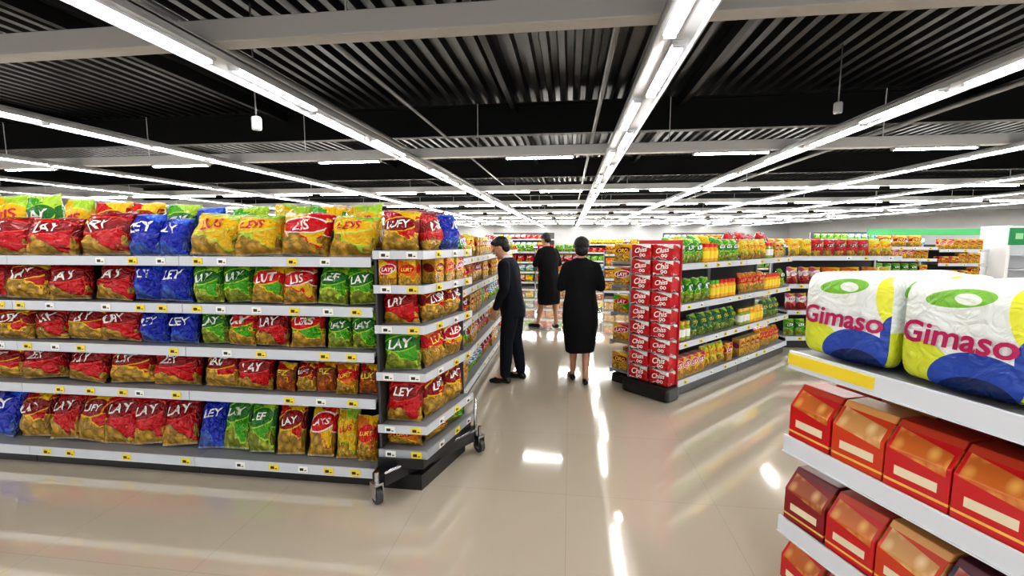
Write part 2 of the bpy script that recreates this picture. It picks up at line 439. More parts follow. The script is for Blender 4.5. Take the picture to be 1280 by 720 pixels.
def bags(fr, kind, x0, x1, n, W, H, T, y, z, tilt=10, group='snack bags on the shelf', jit=6, roll=3.5):
    st = (x1-x0)/n
    for i in range(n):
        k = kind if isinstance(kind, str) else kind[i % len(kind)]
        me = bag_mesh(k, W, H, T, random.randrange(3))
        r = random.uniform(-roll, roll)
        put(me, 'snack_bag', K[k][3], 'snack bag', group, fr, x0+st*(i+.5)+random.uniform(-.01, .01), y+random.uniform(-.015, .015), z+abs(math.sin(R(r)))*W*.5,
            random.uniform(-jit, jit), tilt+random.uniform(-5, 6), r, random.uniform(.93, 1.05))

def fill(fr, x0, x1, z, hmax, y, palette, group, runmax=4, bagname=('food_pouch', 'pouch')):
    x = x0
    while x < x1-.05:
        t, k = random.choice(palette)
        n = random.randint(2, runmax)
        rl = 0
        if t in ('bag', 'wide'):
            if t == 'bag': w, h, T = .17, min(.25, hmax*.85), .08
            else: w, h, T = .3, min(.25, hmax*.85), .1
            me = bag_mesh(k, w, h, T, random.randrange(3), 9, 9); nm, ct = bagname
            lb = K[k][3] if nm == 'snack_bag' else K[k][3].replace('snack bag', 'food packet'); st = w+.008; rl = 2
        elif t in ('box', 'tub'):
            if t == 'box': w, h, d = .14, min(.22, hmax*.8), .1
            else: w, h, d = .2, min(.15, hmax*.7), .14
            me = carton_mesh(k, w, d, h, random.randrange(3)); nm, ct = 'carton', 'carton'
            lb = K[k][3].replace('snack bag', 'carton').replace('packet', 'carton').replace('pouch', 'carton'); st = w+.008
        else:
            w, h = .09, min(.2, hmax*.8); c, l = k; me = jar_mesh(c, l, h); nm, ct = 'jar', 'jar'; st = .1
            lb = 'glass jar of %s with a %s lid' % ({'coffee': 'coffee', 'honey': 'honey', 'pickle': 'pickles', 'sauce': 'tomato sauce'}[c], l)
        for i in range(n):
            if x+st > x1: return
            put(me, nm, lb, ct, group, fr, x+st/2, y, z, random.uniform(-4, 4) if t != 'jar' else 0, 7 if rl else 0, random.uniform(-rl, rl))
            x += st

# ------------------------------------------------------------------ gondola
tag_me = {}
def tag_mesh(c):
    if c in tag_me: return tag_me[c]
    bm = bmesh.new(); add_box(bm, -.034, .034, -.003, 0, -.02, .02, bev=.001)
    add_box(bm, -.022, .004, -.004, -.003, -.01, .008, mi=1); add_box(bm, .01, .024, -.004, -.003, -.01, -.004, mi=1)
    tag_me[c] = finish(bm, 'tag', [tag_yellow if c == 'y' else tag_white, txt_black], smooth=False); return tag_me[c]

def gondola(label, fr, W, D, zs, base_h=.1, tags=.22, lip=.055, lipmat=None, group='shelving units', height=None, tagc='yyw', panel=True):
    root = bpy.data.objects.new('shelving_unit', None); col.objects.link(root); root.matrix_world = fr
    root.empty_display_size = .2
    root['label'] = label; root['category'] = 'shelf'; root['group'] = group
    lipmat = lipmat or steel_white
    H = height or zs[-1]+.1
    obj('base', boxmesh('base', (0, W, .04, D, 0, base_h), black, .008), root, label='black kick base')
    if panel: obj('back_panel', boxmesh('back_panel', (0, W, D-.02, D, base_h, H), panel_grey, .002), root)
    for x in (.0, W-.03):
        obj('upright', boxmesh('upright', (x, x+.03, D-.05, D-.021, base_h, H), steel_grey, .002), root)
    for k, z in enumerate(zs):
        d = D-.022
        y0 = 0
        bm = bmesh.new()
        add_box(bm, .002, W-.002, y0+.012, d, z-.022, z, mi=1)
        add_box(bm, .002, W-.002, y0, y0+.012, z-lip, z+.006, mi=0, bev=.002)
        add_box(bm, .002, W-.002, y0-.004, y0, z-lip, z-lip+.006, mi=0)
        s = obj('shelf', finish(bm, 'shelf', [lipmat, plate_grey], smooth=False), root, label='white steel shelf with price rail')
        if tags:
            n = int(W/tags)
            for i in range(n):
                if random.random() < .25: continue
                t = obj('price_tag', tag_mesh(random.choice(tagc)), s)
                t.location = ((i+.5)*W/n+random.uniform(-.05, .05), y0-.001, z-lip*.45)
    return root

# ------------------------------------------------------------------ room
def structure(name, me): return obj(name, me, kind='structure')
m, nt, p = newmat('floor_tile')
tc = nt.nodes.new('ShaderNodeTexCoord'); br = nt.nodes.new('ShaderNodeTexBrick')
br.offset = 0; br.inputs['Scale'].default_value = 1; br.inputs['Brick Width'].default_value = .9; br.inputs['Row Height'].default_value = .9
br.inputs['Mortar Size'].default_value = .002
br.inputs['Color1'].default_value = (.56, .49, .395, 1); br.inputs['Color2'].default_value = (.57, .50, .405, 1); br.inputs['Mortar'].default_value = (.47, .41, .33, 1)
nt.links.new(tc.outputs['Object'], br.inputs['Vector'])
nz = nt.nodes.new('ShaderNodeTexNoise'); nz.inputs['Scale'].default_value = 1.3; nz.inputs['Detail'].default_value = 4
nt.links.new(tc.outputs['Object'], nz.inputs['Vector'])
nt.links.new(mix(nt, mth(nt, 'MULTIPLY', nz.outputs['Fac'], .2), br.outputs['Color'], (.46, .4, .33)), p.inputs['Base Color'])
nt.links.new(mth(nt, 'ADD', mth(nt, 'MULTIPLY', nz.outputs['Fac'], .08), .03), p.inputs['Roughness'])
p.inputs['Specular IOR Level'].default_value = .85
p.inputs['Coat Weight'].default_value = 1.0; p.inputs['Coat Roughness'].default_value = .03; p.inputs['Coat IOR'].default_value = 1.6
floor_m = m
X0, X1, Y0, Y1 = -24, 26, -3, 58
structure('floor', boxmesh('floor', (X0, X1, Y0, Y1, -.1, 0), floor_m, 0))
deck = M('deck', (.017, .0175, .02), .35, .4)
bm = bmesh.new(); per = .26; x = X0; prof = []
while x < X1:
    prof += [(x, 4.62), (x+.1, 4.62), (x+.13, 4.5), (x+.23, 4.5)]; x += per
lo = [bm.verts.new((a, Y0, b)) for a, b in prof]; hi = [bm.verts.new((a, Y1, b)) for a, b in prof]
for i in range(len(prof)-1): bm.faces.new([lo[i], lo[i+1], hi[i+1], hi[i]])
structure('ceiling', finish(bm, 'ceiling', [deck], smooth=False))
wall_m = M('wall_paint', (.42, .43, .44), .7, var=.05, bscale=2)
structure('wall_back', boxmesh('w', (X0, X1, Y1, Y1+.2, 0, 4.7), wall_m, 0))
structure('wall_left', boxmesh('w', (X0-.2, X0, Y0, Y1, 0, 4.7), wall_m, 0))
structure('wall_right', boxmesh('w', (X1, X1+.2, Y0, Y1, 0, 4.7), wall_m, 0))

dark = M('dark_steel', (.006, .006, .007), .5, .3)
for y in (3.2, 9.9, 16.5, 23, 30, 37, 44, 51):
    bm = bmesh.new()
    zt = 4.5; zb = 3.85
    add_box(bm, X0, X1, y-.1, y+.1, zb, zb+.04); add_box(bm, X0, X1, y-.02, y+.02, zb+.04, zt-.03); add_box(bm, X0, X1, y-.1, y+.1, zt-.04, zt)
    obj('roof_girder', finish(bm, 'girder', [dark], smooth=False), label='black steel girder under the roof deck', cat='beam', group='roof girders')
for x in (-12, -6.5, -1.2, 2.2, 7.5):
    bm = bmesh.new(); add_box(bm, x-.05, x+.05, Y0, Y1, 4.3, 4.48)
    obj('roof_purlin', finish(bm, 'purlin', [dark], smooth=False), label='dark roof purlin under the corrugated deck', cat='beam', group='roof purlins')
pipe_m = M('pipe_grey', (.3, .3, .31), .4, .3)
for x, z, r in ((.45, 3.78, .035), (-3.9, 3.78, .04), (-2.6, 3.75, .025), (6.2, 3.78, .04)):
    bm = bmesh.new(); bmesh.ops.create_cone(bm, cap_ends=True, segments=12, radius1=r, radius2=r, depth=40, matrix=Matrix.Translation((x, 17, z)) @ Matrix.Rotation(R(90), 4, 'X'))
    obj('ceiling_pipe', finish(bm, 'pipe', [pipe_m]), label='grey pipe running along the ceiling', cat='pipe', group='ceiling pipes')

ZL = 3.3
BY = (-.6, 4.0, 9.8, 16.6, 23, 29.5, 36, 42.5, 49)
for i, y in enumerate(BY):
    bm = bmesh.new(); add_box(bm, X0, X1, y-.09, y+.09, ZL+.09, ZL+.29, bev=.01)
    for xx in range(int(X0)+2, int(X1), 4):
        add_box(bm, xx-.008, xx+.008, y-.008, y+.008, ZL+.28, 4.5)
    obj('ceiling_beam', finish(bm, 'cbeam', [beam_grey_unlit if i < 2 else frame_white], smooth=False), label='pale suspended cross beam carrying the light rails', cat='beam', group='suspended cross beams')  # colour carries the light: darker grey for unlit near beams, paler for lit ones
rails = [-20, -16, -11.9, -7.7, -3.45, .88, 4.3, 8.3, 12.4, 16.5, 20.6]
bm = bmesh.new(); add_box(bm, -.03, .03, -.70, .70, 0, .028, mi=0, bev=.006)
tube_me = finish(bm, 'tube', [tube_m], smooth=False)
bm = bmesh.new(); add_box(bm, -.062, .062, -.735, .735, 0, .033, bev=.003); add_box(bm, -.05, .05, -.735, -.705, -.028, 0); add_box(bm, -.05, .05, .705, .735, -.028, 0)
hous_me = finish(bm, 'housing', [rail_grey], smooth=False)
def lamp(x, y, z, a=0):
    f = obj('tube_light', hous_me, mat=Matrix.Translation((x, y, z)) @ Matrix.Rotation(R(a), 4, 'Z'), label='bright white linear tube light in ceiling channel' if not a else 'bright white tube light under the cross beam', cat='light', group='linear ceiling lights')
    t = obj('tube', tube_me, f); t.location = (0, 0, -.028)
farb = bmesh.new()
for x in rails:
    bm = bmesh.new()
    add_box(bm, x-.18, x+.18, Y0+.5, Y1-.5, ZL+.062, ZL+.077); add_box(bm, x-.18, x-.165, Y0+.5, Y1-.5, ZL-.0, ZL+.09); add_box(bm, x+.165, x+.18, Y0+.5, Y1-.5, ZL-.0, ZL+.09)
    obj('light_rail', finish(bm, 'rail', [rail_grey], smooth=False), label='white suspended channel holding a line of tube lights', cat='light rail', group='light rails')
    k = 0; y = .2
    while y < Y1-1:
        dx = .06 if k % 2 else -.06
        if y < 21: lamp(x+dx, y, ZL+.03)
        else: add_box(farb, x+dx-.04, x+dx+.04, y-.71, y+.71, ZL, ZL+.05)
        y += 1.62; k += 1
for y in BY[2:]:
    for a, b in zip(rails, rails[1:]):
        c = (a+b)/2
        if y < 12:
            if abs(c) < 15: lamp(c+.62, y, ZL+.058, 90)
        else:
            for d in (-.95, .95): add_box(farb, c+d-.75, c+d+.75, y-.04, y+.04, ZL+.03, ZL+.08)  # glowing cross tubes added to brighten the far beams and ceiling
obj('tube_light', finish(farb, 'farlights', [tube_m], smooth=False), label='distant rows of white linear ceiling lights, with cross tubes added to brighten the beams', cat='light', kind='stuff')

def spot(x, y, z, label):
    bm = bmesh.new(); lathe(bm, [(.03, 0, 1), (.055, .01, 0), (.06, .03, 0), (.06, .15, 0), (.05, .17, 0), (.015, .18, 0)])
    root = obj('spotlight', finish(bm, 'spot', [frame_white, black]), mat=Matrix.Translation((x, y, z)), label=label, cat='spotlight', group='ceiling spotlights')
    bm = bmesh.new(); bmesh.ops.create_cone(bm, cap_ends=True, segments=10, radius1=.01, radius2=.01, depth=4.5-z-.18, matrix=Matrix.Translation((0, 0, .18+(4.5-z-.18)/2)))
    obj('stem', finish(bm, 'stem', [pipe_m]), root)
spot(-3.95, 5.4, 2.98, 'white cylindrical spotlight hanging beside the light rail')
spot(4.0, 7.6, 3.5, 'small white ceiling camera housing on a stem')

# ------------------------------------------------------------------ LEFT BLOCK (A)
ZA = [.13, .593, .893, 1.18, 1.49]
for i, (x, w_) in enumerate(((-4.712, .9), (-3.812, 1.306), (-2.506, 1.306))):
    gondola('long white steel snack shelf bay stacked with bagged crisps', frame(x, 2.6, 0), w_, .56, ZA, tags=.2, height=1.55, group='snack shelving units')
FA = Matrix.Translation((0, 2.6, 0))
g = 'snack bags on the long shelf'
z = ZA[4]+.002
bags(FA, 'red', -4.65, -2.96, 4, .42, .30, .16, .11, z, 18, g)
bags(FA, 'blue', -2.97, -2.52, 2, .25, .28, .12, .11, z, 10, g)
bags(FA, ['yellow', 'yellow', 'yelred', 'yellow'], -2.5, -1.22, 4, .35, .295, .16, .11, z, 16, g)
bags(FA, ['green', 'yellow', 'green', 'yellow'], -4.65, -3.5, 4, .3, .44, .13, .35, z, 4, g, 7, 6)
bags(FA, 'redgold', -3.5, -2.96, 2, .28, .39, .13, .35, z, 4, g, 7, 6)
bags(FA, ['green', 'blue', 'green', 'yellow', 'greenred', 'yellow'], -2.96, -1.24, 6, .28, .35, .12, .35, z, 4, g, 7, 6)
z = ZA[3]+.002
bags(FA, ['red', 'red', 'redgold'], -4.65, -2.96, 5, .345, .27, .13, .11, z, 12, g)
bags(FA, 'blue', -2.96, -2.52, 2, .24, .275, .12, .11, z, 8, g)
bags(FA, ['green', 'green'], -2.49, -2.08, 2, .225, .27, .11, .11, z, 10, g)
bags(FA, ['greenred', 'yelred', 'greenred'], -2.08, -1.62, 2, .25, .265, .11, .11, z, 10, g)
bags(FA, 'green', -1.62, -1.22, 2, .215, .26, .11, .11, z, 10, g)
z = ZA[2]+.002
bags(FA, ['redgold', 'red'], -4.65, -2.96, 6, .31, .24, .12, .11, z, 14, g)
bags(FA, 'blue', -2.96, -2.52, 2, .23, .235, .11, .11, z, 8, g)
bags(FA, ['green', 'greenred'], -2.49, -2.08, 2, .22, .25, .11, .11, z, 10, g)
bags(FA, ['red', 'greenred', 'yelred'], -2.08, -1.58, 2, .24, .25, .11, .11, z, 10, g)
bags(FA, 'green', -1.58, -1.22, 2, .19, .25, .1, .11, z, 10, g)
z = ZA[1]+.002
bags(FA, ['red', 'redgold', 'red'], -4.65, -2.52, 6, .36, .26, .14, .11, z, 14, g)
bags(FA, ['redgold', 'red'], -2.49, -1.95, 2, .28, .25, .12, .11, z, 12, g)
bags(FA, ['brown', 'redgold', 'brown', 'orange'], -1.95, -1.22, 5, .15, .2, .09, .10, z, 12, g)
z = ZA[0]+.002
bags(FA, ['red', 'blue', 'redgold'], -4.65, -3.82, 3, .28, .36, .13, .13, z, 20, g, 9, 6)
bags(FA, ['red', 'redgold', 'red', 'red', 'red'], -3.80, -2.62, 5, .27, .38, .13, .13, z, 20, g, 9, 7)
bags(FA, ['blue', 'green', 'green'], -2.60, -2.0, 3, .22, .39, .11, .13, z, 18, g, 9, 7)
bags(FA, ['redgold', 'yelred'], -1.98, -1.56, 2, .22, .38, .11, .13, z, 18, g, 9, 7)
bags(FA, ['yellow', 'orange'], -1.55, -1.22, 2, .16, .33, .1, .11, z, 10, g, 7, 5)

# ------------------------------------------------------------------ END UNIT (F)
root = bpy.data.objects.new('display_rack', None); col.objects.link(root); root.location = (-1.19, 2.6, 0)
root['label'] = 'angled end display rack on casters with stepped white shelves'; root['category'] = 'display rack'
def extr(bm, pts, z0, z1, mi=0):
    a = [bm.verts.new((x, y, z0)) for x, y in pts]; b = [bm.verts.new((x, y, z1)) for x, y in pts]
    fs = [bm.faces.new(a[::-1]), bm.faces.new(b)]
    n = len(pts)
    for i in range(n): fs.append(bm.faces.new([a[i], a[(i+1) % n], b[(i+1) % n], b[i]]))
    for f in fs: f.material_index = mi
ZF = [.27, .43, .77, 1.07, 1.32, 1.53]
for k, z in enumerate(ZF):
    bm = bmesh.new(); extr(bm, [(.0, .015), (.31, .015), (.458, .67), (0, .67)], z-.02, z-.001, 1)
    extr(bm, [(0, 0), (.32, 0), (.316, .012), (0, .012)], z-.045, z+.006)
    extr(bm, [(.32, 0), (.47, .67), (.458, .67), (.308, .002)], z-.045, z+.006)
    s = obj('shelf', finish(bm, 'shelf', [steel_white if k else steel_grey, plate_grey], smooth=False), root, label='white shelf with angled side edge')
    for x, y, a in ((.08, 0, 0), (.25, 0, 0), (.36, .18, 77.5), (.41, .40, 77.5), (.45, .58, 77.5)):
        t = obj('price_tag', tag_mesh(random.choice('yw')), s)
        t.matrix_local = Matrix.Translation((x, y-.001 if a == 0 else y, z-.02)) @ Matrix.Rotation(R(a), 4, 'Z') @ Matrix.Translation((0, -.003 if a else 0, 0))
bm = bmesh.new(); extr(bm, [(0, -.1), (.09, -.12), (.5, .55), (.48, .67), (0, .67)], .1, .17)
extr(bm, [(0, .03), (.27, .03), (.42, .6), (0, .66)], .0, .1)
extr(bm, [(0, -.02), (.3, -.02), (.46, .62), (.45, .66), (0, .66)], .17, .225)
obj('base', finish(bm, 'fb', [black], smooth=False), root, label='black wedge-shaped rolling base')
obj('back_panel', boxmesh('bp', (.0, .015, .02, .66, .23, 1.55), panel_grey, .002), root)
obj('back_panel', boxmesh('bp', (.015, .40, .652, .668, .23, 1.55), panel_grey, .002), root)
def tube_between(bm, a, b, r, n=8):
    a = Vector(a); b = Vector(b); d = b-a
    q = d.to_track_quat('Z', 'Y').to_matrix().to_4x4()
    bmesh.ops.create_cone(bm, cap_ends=True, segments=n, radius1=r, radius2=r, depth=d.length, matrix=Matrix.Translation((a+b)/2) @ q)
bm = bmesh.new(); tube_between(bm, (.5, .60, .1), (.5, .60, .42), .012)
tube_between(bm, (.085, -.115, .18), (.5, .56, .18), .01)
obj('frame_rail', finish(bm, 'fr', [chrome]), root, label='chrome tubular rail')
for (x, y) in ((.045, -.14), (.53, .60), (.3, .64)):
    bm = bmesh.new(); add_box(bm, -.03, -.023, -.03, .035, .04, .125); add_box(bm, .023, .03, -.03, .035, .04, .125); add_box(bm, -.03, .03, -.03, .035, .12, .135)
    tube_between(bm, (0, 0, .13), (0, 0, .2), .014)
    c = obj('caster', finish(bm, 'caster', [chrome], smooth=False), root, mat=Matrix.Translation((x, y, 0)) @ Matrix.Rotation(R(50), 4, 'Z'), label='chrome swivel caster')
    bm = bmesh.new(); bmesh.ops.create_cone(bm, cap_ends=True, segments=22, radius1=.05, radius2=.05, depth=.034, matrix=Matrix.Translation((0, 0, .05)) @ Matrix.Rotation(R(90), 4, 'Y'))
    bmesh.ops.create_cone(bm, cap_ends=True, segments=12, radius1=.018, radius2=.018, depth=.044, matrix=Matrix.Translation((0, 0, .05)) @ Matrix.Rotation(R(90), 4, 'Y'))
    obj('wheel', finish(bm, 'wheel', [rubber], smooth=False), c, label='dark rubber wheel')
W0 = Matrix.Identity(4)
gf = 'snack bags on the end rack'
def frow(z, k1, k2, k3, h, w=.25):
    zz = z+.002
    for k, x, y, a, ww in ((k1, -1.055, 2.70, 0, .25), (k2, -.90, 2.87, 76, w), (k3, -.845, 3.115, 76, .23)):
        put(bag_mesh(k, ww, h, .11, random.randrange(3)), 'snack_bag', K[k][3], 'snack bag', gf, W0, x, y, zz, a+random.uniform(-6, 6), 8, random.uniform(-3, 3))
frow(ZF[5], 'redgold', 'red', 'blue', .25); frow(ZF[3], 'red', 'redgold', 'redgold', .225)
for x_, y_, k_ in ((-1.07, 2.9, 'red'), (-1.0, 3.12, 'red')):
    put(bag_mesh(k_, .25, .27, .09, 1), 'snack_bag', K[k_][3], 'snack bag', gf, W0, x_, y_, ZF[5]+.002, 20, 3)
frow(ZF[2], 'green', 'orange', 'yelred', .27); frow(ZF[1], 'red', 'redgold', 'redgold', .30); frow(ZF[0], 'orange', 'redgold', 'green', .14)
for (x, y, a) in ((-1.11, 2.68, 0), (-.985, 2.68, 0), (-.885, 2.84, 77), (-.85, 2.985, 77), (-.82, 3.13, 77)):
    k = random.choice(['yelred', 'orange', 'gold'])
    put(carton_mesh(k, .115, .1, .16), 'carton', 'yellow and red biscuit carton on the end rack', 'carton', 'cartons on the end rack', W0, x, y, ZF[4]+.001, a)

# ------------------------------------------------------------------ aisle side gondola (H)
ZH = [.15, .48, .8, 1.12, 1.42]
for i in range(4):
    fr = frame(-.99, 3.34+1.3*i, 90)
    gondola('white shelf bay along the aisle filled with colourful snacks', fr, 1.298, .45, ZH, tags=.3, group='aisle shelving units')
    for z in ZH:
        fill(fr, .02, 1.28, z+.002, .32, .1, [('bag', k) for k in ('red', 'blue', 'green', 'orange', 'yellow', 'pink', 'teal', 'redgold')]+[('box', 'gold'), ('box', 'yelred')], 'packets along the aisle shelf', bagname=('snack_bag', 'snack bag') if i < 2 else ('food_pouch', 'pouch'))

# ------------------------------------------------------------------ RIGHT diagonal gondola B + red column + G
ZB = [.17, .56, .95, 1.36]
FB = frame(.99, 4.46, 47)
root = bpy.data.objects.new('display_rack', None); col.objects.link(root); root.matrix_world = FB
root['label'] = 'tall end rack stacked with red packs on a black plinth'; root['category'] = 'display rack'
obj('base', boxmesh('b', (-.06, .16, -.03, .52, 0, .14), black, .03), root, label='black rounded plinth')
redp = M('red_panel', (.5, .01, .02), .4)
obj('back_panel', boxmesh('b', (.152, .162, .0, .5, .14, 1.6), redp, .003), root, label='red board')
def redpack_mesh(ti):
    key = ('rp', ti)
    if key in _mc: return _mc[key]
    W, D, H = .235, .14, .155
    m = pack_mat('p_redpack%d' % ti, (.68, .012, .02), WHITE, RED, (.6, .02, .03), lev=.0, by=.5, bw=.3, bh=.2)
    bm = bmesh.new(); add_box(bm, -W/2, W/2, -D/2, D/2, 0, H, bev=.018)
    add_text(bm, ['Chiss', 'Chis', 'Cluss'][ti], W*.62, 0, H*.62, lambda x, z: -D/2, 1, shear=.3, eps=.002, rot=.15)
    add_text(bm, 'oo', W*.3, 0.02, H*.28, lambda x, z: -D/2, 1, eps=.002)
    _mc[key] = finish(bm, 'redpack', [m, txt_white], smooth=False, uv=(W, D, H)); return _mc[key]
for r in range(9):
    for c in range(2):
        put(redpack_mesh((r+c) % 3), 'red_pack', 'red carton pack with white script stacked in end rack', 'carton', 'red packs on the end rack', FB,
            .075, .125+.245*c, .142+.158*r, -90+random.uniform(-2, 2))
palB = {
 0: [('box', 'gold'), ('bag', 'yellow'), ('box', 'yelred'), ('bag', 'orange'), ('box', 'yelred')],
 1: [('bag', 'dgreen'), ('bag', 'dgreen'), ('jar', ('pickle', 'gold')), ('bag', 'yellow'), ('jar', ('honey', 'gold')), ('bag', 'gold')],
 2: [('jar', ('honey', 'red')), ('bag', 'green'), ('bag', 'yellow'), ('bag', 'orange'), ('jar', ('honey', 'green')), ('jar', ('pickle', 'red'))],
 3: [('jar', ('pickle', 'red')), ('bag', 'yellow'), ('jar', ('honey', 'red')), ('bag', 'green'), ('box', 'gold')]}
for i in range(2):
    fr = FB @ Matrix.Translation((.17+1.45*i, 0, 0))
    gondola('white diagonal shelf bay with jars and pouches on a black base', fr, 1.448, .5, ZB, tags=.25, base_h=.12, group='diagonal shelving units', height=1.5)
    for k, z in enumerate(ZB):
        fill(fr, .02, 1.43, z+.002, .34, .09, palB[k], 'products on the diagonal shelf')
fr = FB @ Matrix.Translation((.17+1.45, 0, 0))
bags(fr, 'red', .0, 1.3, 4, .3, .33, .12, .3, ZB[3]+.002, 4, 'red bags on top of the diagonal shelf')
bags(FB, ['green', 'yellow'], .3, 1.5, 5, .22, .28, .1, .3, ZB[3]+.002, 4, 'bags on top of the diagonal shelf')
WG = 2.6
FG = FB @ Matrix.Translation((.12+WG, .83, 0)) @ Matrix.Rotation(math.pi, 4, 'Z')
gondola('white shelf unit backing the red pack rack', FG, WG, .3, [.15, .48, .8, 1.1, 1.36], tags=.3, height=1.5, group='diagonal shelving units')
for z in (.15, .48, .8, 1.1, 1.36):
    fill(FG, WG-.8, WG-.13, z+.002, .3, .08, [('bag', 'yellow'), ('bag', 'orange'), ('box', 'yelred'), ('bag', 'greenred'), ('box', 'gold')], 'products on the rear shelf')
    put(carton_mesh(random.choice(['yelred', 'gold', 'greenred']), .22, .09, .2), 'carton', 'yellow and red carton facing the aisle end', 'carton', 'products on the rear shelf', FG, WG-.06, .14, z+.002, 90)

def block(ox, oy, deg, W, zs, pal, group, label, D=.5, h=None, tags=.3):
    fr = frame(ox, oy, deg)
    gondola(label, fr, W, D, zs, tags=tags, group='distant shelving units', height=h)
    for k, z in enumerate(zs):
        hm = (zs[k+1]-z) if k+1 < len(zs) else .3
        fill(fr, .02, W-.02, z+.002, hm, .1, pal, group, 5, bagname=('grocery_packet', 'packet'))
palC = [('bag', 'green'), ('bag', 'pink'), ('wide', 'orange'), ('box', 'yelred'), ('bag', 'teal'), ('bag', 'red'), ('bag', 'yellow'), ('tub', 'greenred')]
block(3.2, 7.0, 10, 1.7, ZB, palC, 'products on the middle shelf', 'white shelf bay with mixed colourful groceries')
palD = [('wide', 'orange'), ('box', 'gold'), ('tub', 'brown'), ('wide', 'redgold'), ('box', 'yelred'), ('wide', 'gold')]
block(6.6, 10.6, 3, 1.2, [.15, .5, .85, 1.2, 1.45], palC+palD, 'products on the distant shelf', 'distant shelf bay with mixed packets')
block(7.85, 10.7, 3, 1.0, [.15, .5, .8, 1.1, 1.4], palD, 'products on the distant shelf', 'distant shelf bay with orange and red packets')
palE = [('wide', k) for k in ('teal', 'red', 'yellow', 'pink', 'green', 'orange')]
zE = [.15, .5, .85, 1.2]
L_ = 'distant cross shelf with colourful packets'; G_ = 'products across the aisle end'
block(-3.4, 15.5, 0, 2.2, zE, palE, G_, L_)
block(-1.15, 15.5, 0, 1.6, zE, palE, G_, L_)
block(1.0, 13.0, 0, 1.6, zE, [('wide', 'yellow'), ('wide', 'orange'), ('wide', 'gold')], 'yellow products on the distant shelf', 'distant shelf bay with yellow packets')
block(2.8, 13.5, 0, 2.4, zE, palE, G_, L_)
zT = [.2, .6, 1.0, 1.4]
block(6, 17, 0, 3, zT, palE, G_, L_)
block(9.3, 17, 0, 3, zT, palE, G_, L_)
block(.4, 22, 0, 3.2, zT, palE, G_, L_)
zU = [.8, 1.25, 1.65]
block(-4.2, 24, 0, 3.4, zU, palE, G_, L_, h=2.0)
block(5.2, 26, 0, 4.0, zU, palE, G_, L_, h=2.0)
block(12.0, 24, 0, 4.0, zU, palE, G_, L_, h=2.0)

root = bpy.data.objects.new('refrigerated_case', None); col.objects.link(root); root.location = (8.95, 10.5, 0); root.rotation_euler[2] = R(-8)
root['label'] = 'tall white open chiller case with a dark green header sign'; root['category'] = 'refrigerator'
obj('body', boxmesh('b', (0, 2.4, .5, .8, 0, 1.9), frame_white, .01), root)
obj('side_panel', boxmesh('b', (0, .06, 0, .5, 0, 1.9), frame_white, .01), root)
obj('side_panel', boxmesh('b', (2.34, 2.4, 0, .5, 0, 1.9), frame_white, .01), root)
obj('base', boxmesh('b', (.06, 2.34, 0, .5, 0, .3), steel_white, .01), root)
bm = bmesh.new(); add_box(bm, 0, 2.4, -.03, 0, 1.5, 1.85, bev=.004)
for i in range(9): add_box(bm, .1+i*.2, .22+i*.2, -.035, -.03, 1.62, 1.74, mi=1)
obj('header_sign', finish(bm, 'hs', [M('sign_green', (.005, .22, .07), .4), M('sg2', (.3, .6, .3), .4)], smooth=False), root, label='dark green header board')
for z in (.65, 1.0, 1.3): obj('shelf', boxmesh('b', (.06, 2.34, .02, .5, z-.02, z), steel_white, .002), root)
bm = bmesh.new(); add_box(bm, 0, 4.5, 0, .08, 1.8, 2.05, bev=.01); add_box(bm, .1, .16, .02, .06, 0, 1.8); add_box(bm, 4.3, 4.36, .02, .06, 0, 1.8)
obj('sign_board', finish(bm, 'sb', [M('fascia_green', (.07, .4, .14), .4)], smooth=False), mat=Matrix.Translation((12, 20, 0)), label='light green fascia board above distant shelving', cat='sign')

# ------------------------------------------------------------------ NEAR RIGHT unit E
FE = frame(.93, 2.0, -69)
ZE = [.08, .39, .76, 1.13]
par = gondola('near white steel shelf with paper roll packs and red food boxes', FE, 1.9, .62, ZE, tags=0, lip=.07, height=1.2, group='near shelving unit', panel=True, lipmat=M('lip_bright', (.72, .75, .8), .3))
sh = [o for o in par.children if o.name.startswith('shelf')][-1]
obj('price_strip', boxmesh('ps', (.005, .36, -.006, -.0005, 1.13-.05, 1.13-.005), tag_yellow, .001), sh, label='yellow price strip')

